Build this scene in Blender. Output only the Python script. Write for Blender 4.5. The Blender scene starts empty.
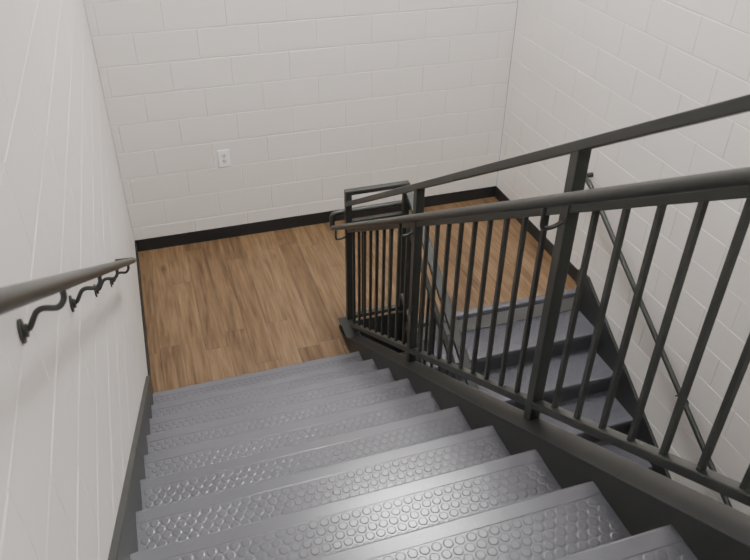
import bpy, math, random
from mathutils import Vector, Matrix
random.seed(4)
L=5.0
T=0.612
G=0.0541*L; R=G*T
XL=-0.0540*L; XR=0.5503*L; YB=L
CAMZ=0.608*L
Y0=0.694*L; YLOW=0.705*L
XE=0.192*L          # upper flight outer edge
XG=0.207*L          # upper guard line
XG2=0.280*L         # lower guard line
XE2=0.288*L
YN=0.730*L          # newel line
NU=13; ND=13
YTOP=Y0-NU*G
YF=-2.2
ZC=CAMZ+1.75
ZLOW=-(ND+0)*R-0.0

# ---------------------------------------------------------------- materials
def newmat(name):
    m=bpy.data.materials.new(name); m.use_nodes=True
    nt=m.node_tree; b=nt.nodes['Principled BSDF']
    return m,nt,b
def N(nt,t,**k):
    n=nt.nodes.new(t)
    for a,v in k.items(): setattr(n,a,v)
    return n
def simple(name,col,rough,bump=0.0,scale=200,metal=0.0,var=0.0,spec=0.5):
    m,nt,b=newmat(name)
    b.inputs['Roughness'].default_value=rough
    b.inputs['Metallic'].default_value=metal
    b.inputs['Specular IOR Level'].default_value=spec
    tc=N(nt,'ShaderNodeTexCoord')
    no=N(nt,'ShaderNodeTexNoise'); no.inputs['Scale'].default_value=scale; no.inputs['Detail'].default_value=4
    nt.links.new(tc.outputs['Object'],no.inputs['Vector'])
    n2=N(nt,'ShaderNodeTexNoise'); n2.inputs['Scale'].default_value=3.0; n2.inputs['Detail'].default_value=5
    nt.links.new(tc.outputs['Object'],n2.inputs['Vector'])
    mx=N(nt,'ShaderNodeMix',data_type='RGBA')
    mx.inputs[6].default_value=(*[c*(1-var) for c in col],1)
    mx.inputs[7].default_value=(*[min(1,c*(1+var)) for c in col],1)
    nt.links.new(n2.outputs['Fac'],mx.inputs[0]); nt.links.new(mx.outputs[2],b.inputs['Base Color'])
    if bump>0:
        bp=N(nt,'ShaderNodeBump'); bp.inputs['Strength'].default_value=bump; bp.inputs['Distance'].default_value=0.002
        nt.links.new(no.outputs['Fac'],bp.inputs['Height']); nt.links.new(bp.outputs['Normal'],b.inputs['Normal'])
    return m
M_wall=simple('painted_block',(0.790,0.764,0.738),0.5,0.35,60,var=0.02)
M_ceil=simple('ceiling_paint',(0.82,0.81,0.80),0.8,0.1,120)
M_metal=simple('charcoal_steel_paint',(0.036,0.040,0.038),0.38,0.05,400,var=0.08)
M_base=simple('black_vinyl_base',(0.020,0.022,0.025),0.45,0.05,300,var=0.1)
M_skirt=simple('stringer_paint',(0.036,0.039,0.039),0.42,0.05,300,var=0.08)
M_tread=simple('grey_rubber',(0.122,0.125,0.146),0.245,0.10,260,var=0.16,spec=0.75)
M_riser=simple('grey_rubber_riser',(0.065,0.068,0.076),0.4,0.05,260,var=0.1)
M_plastic=simple('white_plastic',(0.95,0.96,0.97),0.3)
M_recep=simple('receptacle_plastic',(0.70,0.72,0.75),0.35)
M_slot=simple('outlet_slot_dark',(0.03,0.03,0.03),0.6)
M_conc=simple('concrete',(0.35,0.35,0.34),0.8,0.3,60,var=0.1)
M_fix=simple('fixture_enamel',(0.8,0.8,0.8),0.4)
def emis(s):
    m,nt,b=newmat('light_diffuser')
    b.inputs['Base Color'].default_value=(0.9,0.9,0.9,1)
    b.inputs['Emission Color'].default_value=(1.0,0.982,0.96,1)
    b.inputs['Emission Strength'].default_value=s
    return m
# wood
M_wood,nt,b=newmat('wood_plank_vinyl')
b.inputs['Roughness'].default_value=0.45
geo=N(nt,'ShaderNodeTexCoord'); at=N(nt,'ShaderNodeAttribute'); at.attribute_name='rnd'
sep=N(nt,'ShaderNodeSeparateColor'); nt.links.new(at.outputs['Color'],sep.inputs[0])
sc=N(nt,'ShaderNodeVectorMath',operation='MULTIPLY'); sc.inputs[1].default_value=(1,0.07,1)
nt.links.new(geo.outputs['Object'],sc.inputs[0])
ad=N(nt,'ShaderNodeVectorMath',operation='MULTIPLY_ADD'); 
nt.links.new(at.outputs['Color'],ad.inputs[0]); ad.inputs[1].default_value=(7,9,5); nt.links.new(sc.outputs[0],ad.inputs[2])
g1=N(nt,'ShaderNodeTexNoise'); g1.inputs['Scale'].default_value=60; g1.inputs['Detail'].default_value=8; g1.inputs['Distortion'].default_value=0.5
g2=N(nt,'ShaderNodeTexNoise'); g2.inputs['Scale'].default_value=16; g2.inputs['Detail'].default_value=5; g2.inputs['Distortion'].default_value=1.4
for g in (g1,g2): nt.links.new(ad.outputs[0],g.inputs['Vector'])
ramp=N(nt,'ShaderNodeValToRGB')
ramp.color_ramp.elements[0].position=0.30; ramp.color_ramp.elements[0].color=(0.078,0.045,0.022,1)
ramp.color_ramp.elements[1].position=0.71; ramp.color_ramp.elements[1].color=(0.290,0.190,0.104,1)
e=ramp.color_ramp.elements.new(0.5); e.color=(0.178,0.109,0.055,1)
mm=N(nt,'ShaderNodeMath',operation='MULTIPLY_ADD'); mm.inputs[1].default_value=0.5
nt.links.new(g1.outputs['Fac'],mm.inputs[0])
m2=N(nt,'ShaderNodeMath',operation='MULTIPLY'); m2.inputs[1].default_value=0.5; nt.links.new(g2.outputs['Fac'],m2.inputs[0])
nt.links.new(m2.outputs[0],mm.inputs[2])
m3=N(nt,'ShaderNodeMath',operation='MULTIPLY_ADD'); m3.inputs[1].default_value=0.14
nt.links.new(sep.outputs[0],m3.inputs[0]); nt.links.new(mm.outputs[0],m3.inputs[2])
m4=N(nt,'ShaderNodeMath',operation='SUBTRACT'); m4.inputs[1].default_value=0.065; nt.links.new(m3.outputs[0],m4.inputs[0])
nt.links.new(m4.outputs[0],ramp.inputs[0])
# knots
vs=N(nt,'ShaderNodeVectorMath',operation='MULTIPLY'); vs.inputs[1].default_value=(1,0.45,1); nt.links.new(geo.outputs['Object'],vs.inputs[0])
va=N(nt,'ShaderNodeVectorMath',operation='MULTIPLY_ADD'); nt.links.new(at.outputs['Color'],va.inputs[0]); va.inputs[1].default_value=(3,5,4); nt.links.new(vs.outputs[0],va.inputs[2])
vo=N(nt,'ShaderNodeTexVoronoi'); vo.inputs['Scale'].default_value=4.5; nt.links.new(va.outputs[0],vo.inputs['Vector'])
kr=N(nt,'ShaderNodeMapRange'); kr.inputs[1].default_value=0.03; kr.inputs[2].default_value=0.14; kr.inputs[3].default_value=0.6; kr.inputs[4].default_value=0.0
nt.links.new(vo.outputs['Distance'],kr.inputs[0])
km=N(nt,'ShaderNodeMix',data_type='RGBA'); nt.links.new(kr.outputs[0],km.inputs[0]); nt.links.new(ramp.outputs[0],km.inputs[6]); km.inputs[7].default_value=(0.06,0.03,0.013,1)
nt.links.new(km.outputs[2],b.inputs['Base Color'])
bp=N(nt,'ShaderNodeBump'); bp.inputs['Strength'].default_value=0.15; bp.inputs['Distance'].default_value=0.001
nt.links.new(g1.outputs['Fac'],bp.inputs['Height']); nt.links.new(bp.outputs['Normal'],b.inputs['Normal'])

# ---------------------------------------------------------------- mesh builder
def empty(name,loc=(0,0,0)):
    e=bpy.data.objects.new(name,None); e.empty_display_size=0.2; e.location=loc
    bpy.context.scene.collection.objects.link(e); return e
class MB:
    def __init__(s): s.v=[]; s.f=[]; s.sm=[]
    def add(s,vs,fs,smooth=False):
        o=len(s.v); s.v+= [tuple(v) for v in vs]
        for f in fs: s.f.append(tuple(i+o for i in f)); s.sm.append(smooth)
    def box(s,x0,x1,y0,y1,z0,z1):
        vs=[(x,y,z) for x in(x0,x1) for y in(y0,y1) for z in(z0,z1)]
        s.add(vs,[(0,1,3,2),(4,6,7,5),(0,4,5,1),(2,3,7,6),(0,2,6,4),(1,5,7,3)])
    def prism_x(s,prof,x0,x1):   # prof: list of (y,z)
        n=len(prof)
        vs=[(x0,y,z) for y,z in prof]+[(x1,y,z) for y,z in prof]
        fs=[tuple(range(n)),tuple(range(2*n-1,n-1,-1))]
        for i in range(n):
            j=(i+1)%n; fs.append((i,i+n,j+n,j))
        s.add(vs,fs)
    def bar(s,p0,p1,w,h,side=(1,0,0)):   # w along side, h perpendicular
        p0=Vector(p0);p1=Vector(p1); d=(p1-p0).normalized(); a=Vector(side); a=(a-d*a.dot(d)).normalized(); c=d.cross(a)
        vs=[p+a*sx*w/2+c*sy*h/2 for p in(p0,p1) for sx,sy in((-1,-1),(1,-1),(1,1),(-1,1))]
        s.add(vs,[(3,2,1,0),(4,5,6,7),(0,1,5,4),(1,2,6,5),(2,3,7,6),(3,0,4,7)])
    def tube(s,pts,r,n=14,flat=1.0):
        pts=[Vector(p) for p in pts]; rings=[]
        d=(pts[1]-pts[0]).normalized()
        a=d.orthogonal().normalized()
        prev=d
        for i,p in enumerate(pts):
            if i==0: t=(pts[1]-pts[0]).normalized()
            elif i==len(pts)-1: t=(pts[-1]-pts[-2]).normalized()
            else: t=((pts[i+1]-p).normalized()+(p-pts[i-1]).normalized()).normalized()
            q=prev.rotation_difference(t); a=q@a; a=(a-t*a.dot(t)).normalized(); prev=t
            b_=t.cross(a)
            rings.append([p+a*math.cos(2*math.pi*k/n)*r+b_*math.sin(2*math.pi*k/n)*r for k in range(n)])
        vs=[v for rg in rings for v in rg]; fs=[]
        for i in range(len(rings)-1):
            for k in range(n):
                k2=(k+1)%n
                fs.append((i*n+k,i*n+k2,(i+1)*n+k2,(i+1)*n+k))
        s.add(vs,fs,True)
        s.add(rings[0],[tuple(range(n-1,-1,-1))]); s.add(rings[-1],[tuple(range(n))])
    def obj(s,name,mat,parent=None,bevel=0,merge=False):
        me=bpy.data.meshes.new(name); me.from_pydata(s.v,[],s.f); me.update()
        me.polygons.foreach_set('use_smooth',s.sm)
        import bmesh
        bm=bmesh.new(); bm.from_mesh(me)
        bmesh.ops.recalc_face_normals(bm,faces=bm.faces); bm.to_mesh(me); bm.free()
        me.materials.append(mat)
        o=bpy.data.objects.new(name,me); bpy.context.scene.collection.objects.link(o)
        if parent: o.parent=parent
        if bevel:
            md=o.modifiers.new('bevel','BEVEL'); md.width=bevel; md.segments=2; md.limit_method='ANGLE'
        return o
def fillet(pts,r,n=6):
    pts=[Vector(p) for p in pts]; out=[pts[0]]
    for i in range(1,len(pts)-1):
        a=(pts[i-1]-pts[i]); c=(pts[i+1]-pts[i]); rr=min(r,a.length*0.45,c.length*0.45)
        p0=pts[i]+a.normalized()*rr; p2=pts[i]+c.normalized()*rr
        for k in range(n+1):
            t=k/n; out.append(p0*(1-t)**2+pts[i]*2*t*(1-t)+p2*t*t)
    out.append(pts[-1]); return out

# ---------------------------------------------------------------- block walls
def block_wall(name,origin,uax,nrm,length,z0,z1,phase=0.0,J=0.005,D=0.0045,C=0.0030):
    mb=MB(); o=Vector(origin); u=Vector(uax); n=Vector(nrm); up=Vector((0,0,1))
    H=0.2032; W=2*H
    c0=math.floor(z0/H)
    c=c0
    while c*H<z1:
        za=max(c*H,z0); zb=min((c+1)*H,z1)
        off=phase+(W/2 if c%2 else 0)
        k=math.floor(-off/W)
        while off+k*W<length:
            ua=max(0,off+k*W); ub=min(length,off+(k+1)*W)
            if ub-ua>0.03 and zb-za>0.02:
                P=lambda a,z,d:o+u*a+up*z+n*d
                jz=random.uniform(-.0004,.0004)
                i=J*0.5; q=J*0.5+C
                outer=[P(ua+i,za+i,-D),P(ub-i,za+i,-D),P(ub-i,zb-i,-D),P(ua+i,zb-i,-D)]
                inner=[P(ua+q,za+q,jz),P(ub-q,za+q,jz),P(ub-q,zb-q,jz),P(ua+q,zb-q,jz)]
                mb.add(outer+inner,[(4,5,6,7)]+[(j,(j+1)%4,4+(j+1)%4,4+j) for j in range(4)])
            k+=1
        c+=1
    P=lambda a,z,d:o+u*a+up*z+n*d
    vs=[P(a,z,d) for a in(0,length) for z in(z0,z1) for d in(-D,-0.2)]
    mb.add(vs,[(0,1,3,2),(4,6,7,5),(0,4,5,1),(2,3,7,6),(0,2,6,4),(1,5,7,3)])
    me=bpy.data.meshes.new(name); me.from_pydata(mb.v,[],mb.f); me.update(); me.materials.append(M_wall)
    ob=bpy.data.objects.new(name,me); bpy.context.scene.collection.objects.link(ob); return ob
ZB=ZLOW
block_wall('wall_left',(XL,YF,0),(0,1,0),(1,0,0),YB-YF,ZB,ZC,0.12,J=.004,D=.0012,C=.003)
block_wall('wall_back',(XL,YB,0),(1,0,0),(0,-1,0),XR-XL,ZB,ZC,0.05)
block_wall('wall_right',(XR,YF,0),(0,1,0),(-1,0,0),YB-YF,ZB,ZC,0.2,J=.004,D=.003,C=.0026)
block_wall('wall_front',(XL,YF,0),(1,0,0),(0,1,0),XR-XL,ZB,ZC,0.1)
m=MB(); m.box(XL-.2,XR+.2,YF-.2,YB+.2,ZC,ZC+.15); m.obj('ceiling',M_ceil)
m=MB(); m.box(XL-.2,XR+.2,YF-.2,YB+.2,ZB-.15,ZB); m.obj('floor_lower',M_conc)

# ---------------------------------------------------------------- landing floor
SW=0.045
YR0=Y0-G+0.03      # face of first riser
m=MB()
m.box(XL,XE,YR0,YB,-0.16,-0.004)
m.box(XE,XE2,YN-0.03,YB,-0.16,-0.004)
m.box(XE2,XR,YLOW+0.01,YB,-0.16,-0.004)
m.obj('landing_slab',M_conc)
def planks(name,regions,z,xa,xb,ya,yb):
    vs=[];fs=[];cols=[]
    PW=0.140; PL=1.22; g=0.0018
    x=xa-0.06; ci=0
    while x<xb:
        y=ya-random.random()*PL
        while y<yb:
            rc=(random.random(),random.random(),random.random())
            for (rx0,rx1,ry0,ry1) in regions:
                a=max(x+g/2,rx0);b_=min(x+PW-g/2,rx1);c=max(y+g/2,ry0);d=min(y+PL-g/2,ry1)
                if b_-a>0.002 and d-c>0.002:
                    o=len(vs); vs+=[(a,c,z),(b_,c,z),(b_,d,z),(a,d,z)]; fs.append((o,o+1,o+2,o+3)); cols.append(rc)
            y+=PL
        x+=PW
    for (rx0,rx1,ry0,ry1) in regions:
        o=len(vs); vs+=[(rx0,ry0,z-.0015),(rx1,ry0,z-.0015),(rx1,ry1,z-.0015),(rx0,ry1,z-.0015)]; fs.append((o,o+1,o+2,o+3)); cols.append((0,0,0))
    me=bpy.data.meshes.new(name); me.from_pydata(vs,[],fs); me.update()
    at=me.attributes.new('rnd','FLOAT_COLOR','CORNER')
    for p,c in zip(me.polygons,cols):
        for li in p.loop_indices: at.data[li].color=(*c,1)
    me.materials.append(M_wood)
    me.materials.append(M_slot)
    for p in list(me.polygons)[-len(regions):]: p.material_index=1
    ob=bpy.data.objects.new(name,me); bpy.context.scene.collection.objects.link(ob)
planks('floor',[(XL,XE,YR0,YB),(XE,XE2,YN-0.03,YB),(XE2,XR,YLOW+SW,YB)],0.0,XL,XR,YR0,YB)
# upper landing
m=MB(); m.box(XL,XR,YF,YTOP-0.04,NU*R-0.16,NU*R-.004); m.obj('landing_slab_upper',M_conc)
planks('floor_upper',[(XL,XR,YF,YTOP-SW)],NU*R,XL,XR,YF,YTOP)

# ---------------------------------------------------------------- stairs
def flight(f,ks,x0,x1,root):
    """f: direction nosing faces (+1/-1). ks list of (nose_y,z)"""
    tr=MB(); ds=MB(); ri=MB()
    for (ny,z,full) in ks:
        Y=lambda s:ny-f*s
        dep=G+0.028 if full else SW
        prof=[(0.010,z+.0015),(0.004,z-.0005),(0.0,z-.006),(0.0,z-.034),(0.004,z-.040),(0.028,z-.040),(0.028,z-.030),(dep,z-.030),(dep,z)]
        if full: prof+=[(0.050,z),(0.048,z+.0015)]
        else: prof[-1]=(dep,z+.0015)
        tr.prism_x([(Y(s),zz) for s,zz in prof],x0,x1)
        ri.box(x0,x1,min(Y(.028),Y(.038)),max(Y(.028),Y(.038)),z-R,z-.030)
        if full:
            P=0.0310; rad=0.0138; n=12
            s=0.050+P*0.50; row=0
            while s<G+0.012:
                x=x0+0.022+(P/2 if row%2 else 0)
                while x<x1-0.018:
                    vs=[]
                    for rr,h in ((rad,0.0),(rad-.0014,.0010),(rad-.0038,.0016)):
                        vs+=[(x+rr*math.cos(2*math.pi*k/n),Y(s)+rr*math.sin(2*math.pi*k/n),z+h) for k in range(n)]
                    fs=[]
                    for q in range(2):
                        for k in range(n):
                            k2=(k+1)%n; fs.append((q*n+k,q*n+k2,(q+1)*n+k2,(q+1)*n+k))
                    fs.append(tuple(range(2*n,3*n)))
                    ds.add(vs,fs)
                    x+=P
                s+=P*0.86; row+=1
    tr.obj('treads',M_tread,root); ds.obj('tread_studs',M_tread,root); ri.obj('risers',M_riser,root)
def skirt(root,name,x0,x1,pts,mat=M_skirt,bevel=.002):
    m=MB(); m.prism_x(pts,x0,x1); return m.obj(name,mat,root,bevel)
up=empty('stair_flight')
ks=[(Y0-k*G,k*R,True) for k in range(1,NU)]+[(YTOP,NU*R,False)]
flight(1,ks,XL+.022,XE,up)
ln=lambda y:(Y0-y)*T   # nosing plane
o1=0.075; o2=-0.30
ys=Y0-G+.10
skirt(up,'stringer_wall',XL,XL+.022,[(ys,0.0),(ys,ln(ys)+o1+.03),(YTOP,ln(YTOP)+o1+.03),(YTOP,ln(YTOP)+o2),(Y0-G,0)])
# open side stringer channel
so=0.045
skirt(up,'stringer_open',XE,XE+.012,[(YN,-0.30),(YN,max(ln(YN)+so,0.02)),(Y0+.06,max(ln(Y0+.06)+so,.02)),(YTOP,ln(YTOP)+so),(YTOP,ln(YTOP)+o2),(Y0,-0.30)])
m=MB(); xf=(XE+XG+.02)/2; m.bar((xf,Y0-.02,ln(Y0-.02)+so),(xf,YTOP,ln(YTOP)+so),XG+.02-XE,0.012); m.box(XE,XG+.02,Y0-.02,YN+.02,so+.008,so+.018); m.obj('stringer_flange',M_skirt,up,.002)
m=MB(); m.box(XG+.008,XG+.02,Y0-.02,YN+.02,-.30,so+.008); m.prism_x([(Y0-.02,ln(Y0-.02)+so),(YTOP,ln(YTOP)+so),(YTOP,ln(YTOP)+o2),(Y0-.02,-.30)],XG+.008,XG+.02); m.obj('stringer_outer_web',M_skirt,up)
lo=empty('stair_flight')
lnl=lambda y:(y-YLOW)*T
ks=[(YLOW,0.0,False)]+[(YLOW-k*G,-k*R,True) for k in range(1,ND)]
YBL=YLOW-(ND-1)*G
flight(-1,ks,XE2,XR-.022,lo)
skirt(lo,'stringer_wall',XR-.022,XR,[(YLOW+.10,0.0),(YLOW+.10,o1+.05),(YLOW-.02,lnl(YLOW-.02)+o1+.07),(YBL,lnl(YBL)+o1+.05),(YBL,lnl(YBL)-.10),(YLOW,-.25),(YLOW+.10,-.25)])
skirt(lo,'stringer_open',XE2-.012,XE2,[(YN,-0.30),(YN,.05),(YLOW,so+.02),(YBL,lnl(YBL)+so),(YBL,lnl(YBL)-.10),(YLOW,-.30)])
m=MB(); m.bar((XG2,YLOW,so),(XG2,YBL,lnl(YBL)+so),0.055,0.012); m.obj('stringer_flange',M_skirt,lo,.002)
skirt(up,'gap_fascia',XE,XE2,[(YN-.03,-.30),(YN-.03,.06),(YN-.042,.06),(YN-.042,-.30)])

# ---------------------------------------------------------------- baseboards
BH=0.10
m=MB(); m.box(XL,XR,YB-.010,YB,0,BH); m.obj('baseboard_back',M_base,None,.002)
m=MB(); m.box(XL,XL+.010,ys+.001,YB-.011,0,BH); m.obj('baseboard_left',M_base,None,.002)
m=MB(); m.box(XR-.010,XR,YLOW+.101,YB-.011,0,BH); m.obj('baseboard_right',M_base,None,.002)

# ---------------------------------------------------------------- guard railing
gr=empty('stair_guardrail')
zu=lambda y,h:CAMZ+h*L-T*y           # upper flight rail line (h rel. camera at y=0)
H_TOP=0.023; H_MID=-0.014; H_BOT=-0.1600; H_HAND=-0.007
Z_TOPL=CAMZ-0.408*L; Z_HANDL=CAMZ-0.4430*L; Z_MIDL=CAMZ-0.449*L
zl=lambda y,z0:z0-(YN-y)*T
posts=MB(); bal=MB(); rails=MB(); hand=MB(); br=MB()
PW_=.038; BW=.014
PY=[YN,0.508*L,0.292*L,0.072*L,YTOP-.10]
for y in PY:
    top=zu(y,H_TOP); 
    if y==YN: top=Z_TOPL
    bz=ln(y)+so if y<YN else 0.0
    if y==PY[-1]: bz=NU*R
    posts.bar((XG,y,bz),(XG,y,top),PW_,PW_)
yt=PY[-1]
rails.bar((XG,YN-.02,zu(YN-.02,H_TOP)),(XG,yt,zu(yt,H_TOP)),0.042,0.028)
rails.bar((XG,YN,zu(YN,H_MID)),(XG,yt,zu(yt,H_MID)),0.030,0.024)
rails.bar((XG,YN,zu(YN,H_BOT)+.01),(XG,yt,zu(yt,H_BOT)),0.036,0.026)
for a,b_ in zip(PY[:-1],PY[1:]):
    n=round((a-b_)/.111)
    for i in range(1,n):
        y=a+(b_-a)*i/n
        bal.bar((XG,y,zu(y,H_BOT)),(XG,y,zu(y,H_MID)),BW,BW)
# return across the gap
posts.bar((XG2,YN,0.0),(XG2,YN,Z_TOPL),PW_,PW_)
rails.bar((XG-.019,YN,Z_TOPL),(XG2+.019,YN,Z_TOPL),0.042,0.026,side=(0,1,0))
rails.bar((XG,YN,Z_MIDL),(XG2,YN,Z_MIDL),0.03,0.024,side=(0,1,0))
rails.bar((XG,YN,0.075),(XG2,YN,0.075),0.036,0.026,side=(0,1,0))
for i in range(1,4):
    x=XG+(XG2-XG)*i/4; bal.bar((x,YN,.075),(x,YN,Z_MIDL),BW,BW)
# lower flight guard
PL_=[YN,YN-0.2226*L,YN-0.4452*L,YBL]
for y in PL_[1:]:
    posts.bar((XG2,y,lnl(y)+so),(XG2,y,zl(y,Z_TOPL)),PW_,PW_)
ye=PL_[-1]
rails.bar((XG2,YN,Z_TOPL),(XG2,ye,zl(ye,Z_TOPL)),.042,.026)
rails.bar((XG2,YN,Z_MIDL),(XG2,ye,zl(ye,Z_MIDL)),.03,.024)
ZBL=0.115+(YN-YLOW)*T
rails.bar((XG2,YN,ZBL),(XG2,ye,zl(ye,ZBL)),.036,.028)
for a,b_ in zip(PL_[:-1],PL_[1:]):
    n=round((a-b_)/.111)
    for i in range(1,n):
        y=a+(b_-a)*i/n; bal.bar((XG2,y,zl(y,ZBL)),(XG2,y,zl(y,Z_MIDL)),BW,BW)
# upper level guard to the wall
ztg=zu(yt,H_TOP); 
rails.bar((XG,yt,ztg),(XR,yt,ztg),.042,.026,side=(0,1,0)); rails.bar((XG,yt,NU*R+.09),(XR,yt,NU*R+.09),.036,.026,side=(0,1,0))
rails.bar((XG,yt,ztg-.15),(XR,yt,ztg-.15),.03,.024,side=(0,1,0))
x=XG+.11
while x<XR-.03:
    bal.bar((x,yt,NU*R+.09),(x,yt,ztg-.15),BW,BW); x+=.11
# continuous handrail
HO=0.016*L
ya=YN+HO
xh=XG-HO; xh2=XG2+HO
path=[(xh,yt,zu(yt,H_HAND)),(xh,ya,zu(ya,H_HAND)),(xh,ya,Z_HANDL),(xh2,ya,Z_HANDL),(xh2,YN,Z_HANDL),(xh2,ye,zl(ye,Z_HANDL))]
hand.tube(fillet(path,.035),0.0165)
def bracket(mb,x,y,z,xw,zdrop=0.085):
    s=1 if xw>x else -1
    mb.tube(fillet([(x,y,z-.012),(x,y,z-.05),(x,y,z-zdrop),(x+s*(abs(xw-x)*.55),y,z-zdrop),(xw,y,z-zdrop+.012)],.02,4),0.0065,8)
for y in PY[1:4]:
    bracket(br,xh,y,zu(y,H_HAND),XG-.017)
bracket(br,xh,YN+.0,zu(YN,H_HAND),XG-.017)
for y in PL_[1:]: bracket(br,xh2,y,zl(y,Z_HANDL),XG2+.017)
posts.obj('posts',M_metal,gr,.003); bal.obj('balusters',M_metal,gr); rails.obj('rails',M_metal,gr,.003)
hand.obj('handrail',M_metal,gr); br.obj('brackets',M_metal,gr)

# ---------------------------------------------------------------- wall handrails
def wallrail(x,xw,pts,bys,zf,rad=.0145):
    e=empty('wall_handrail'); a=MB(); c=MB()
    a.tube(fillet(pts,.04),rad); a.obj('rail',M_metal,e)
    s=1 if xw>x else -1
    for y in bys:
        z=zf(y); w=abs(xw-x)
        c.tube(fillet([(x,y,z-.012),(x,y,z-.032),(x+s*w*.15,y,z-.050),(x+s*w*.55,y,z-.042),(x+s*w*.8,y,z-.080),(xw-s*.006,y,z-.084)],.02,5),.0055,10)
        n=16
        for (rr,d0,d1) in ((.018,0,.005),(.010,.005,.012)):
            vs=[(xw-s*d,y+rr*math.cos(2*math.pi*k/n),z-.084+rr*1.3*math.sin(2*math.pi*k/n)) for d in(d0,d1) for k in range(n)]
            c.add(vs,[tuple(range(n)),tuple(range(2*n-1,n-1,-1))]+[(k,(k+1)%n,n+(k+1)%n,n+k) for k in range(n)])
        c.bar((x,y-.03,z-.013+.03*T),(x,y+.03,z-.013-.03*T),.018,.005)
    c.obj('brackets',M_metal,e)
xw=-0.0375*L; zf=lambda y:CAMZ-0.0065*L-T*y
wallrail(xw,XL,[(xw,-.6,zf(-.6)),(xw,.61*L,zf(.61*L)),(XL,.615*L,zf(.61*L)-.01)],[k*L for k in(-.06,.07,.218,.325,.425,.53)],zf)
xw=XR-.0136*L; zf=lambda y:CAMZ-.4416*L-(YN-y)*T
wallrail(xw,XR,[(XR,YN+.06,zf(YN)+.0),(xw,YN+.06,zf(YN)+.0),(xw,YN-.02,zf(YN-.02)),(xw,YBL,zf(YBL))],[YN-.12-k*.115*2*L for k in range(3)],zf,.017)

# ---------------------------------------------------------------- outlet
ot=empty('electrical_outlet')
ox=0.094*L; oz=0.136*L
m=MB(); m.box(ox-.042,ox+.042,YB-.010,YB-.0005,oz-.066,oz+.066); m.obj('cover_plate',M_plastic,ot,.003)
m=MB(); 
for s in(-1,1):
    n=16; vs=[]
    for d in(.010,.0125): vs+=[(ox+max(-.0175,min(.0175,.020*math.cos(2*math.pi*k/n))),YB-d,oz+s*.0215+.0165*math.sin(2*math.pi*k/n)) for k in range(n)]
    m.add(vs,[tuple(range(n)),tuple(range(2*n-1,n-1,-1))]+[(k,(k+1)%n,n+(k+1)%n,n+k) for k in range(n)])
m.obj('receptacles',M_recep,ot)
m=MB()
for s in(-1,1):
    for dx in(-.0065,.0065): m.box(ox+dx-.0018,ox+dx+.0018,YB-.0132,YB-.0122,oz+s*.0215-.001,oz+s*.0215+.009)
    m.box(ox-.003,ox+.003,YB-.0132,YB-.0122,oz+s*.0215-.010,oz+s*.0215-.005)
m.box(ox-.0025,ox+.0025,YB-.0112,YB-.0095,oz-.0025,oz+.0025)
m.obj('slots',M_slot,ot)

# ---------------------------------------------------------------- ceiling lights
def clight(x,y,sx,sy,st):
    e=empty('ceiling_light')
    m=MB(); m.box(x-sx/2-.02,x+sx/2+.02,y-sy/2-.02,y+sy/2+.02,ZC-.05,ZC); m.obj('housing',M_fix,e,.004)
    m=MB(); m.box(x-sx/2,x+sx/2,y-sy/2,y+sy/2,ZC-.07,ZC-.051); m.obj('diffuser',emis(st),e,.004)
clight(1.45,3.50,.5,1.0,74)
clight(1.2,-.9,1.2,.6,34)

w=bpy.data.worlds.new('world'); bpy.context.scene.world=w; w.use_nodes=True
w.node_tree.nodes['Background'].inputs[0].default_value=(.8,.85,1,1); w.node_tree.nodes['Background'].inputs[1].default_value=.3

# ---------------------------------------------------------------- camera
cd=bpy.data.cameras.new('camera'); cam=bpy.data.objects.new('camera',cd); bpy.context.scene.collection.objects.link(cam)
right=Vector((.951,-.309,.0095)).normalized(); back=Vector((-.257,-.776,.5757)).normalized()
upv=back.cross(right).normalized(); right=upv.cross(back)
M=Matrix((right,upv,back)).transposed().to_4x4(); M.translation=Vector((0,0,CAMZ))
cam.matrix_world=M
cd.sensor_width=36; cd.lens=726/750*36; cd.clip_start=.02
cd.dof.use_dof=True; cd.dof.focus_distance=3.2; cd.dof.aperture_fstop=7.0
bpy.context.scene.camera=cam
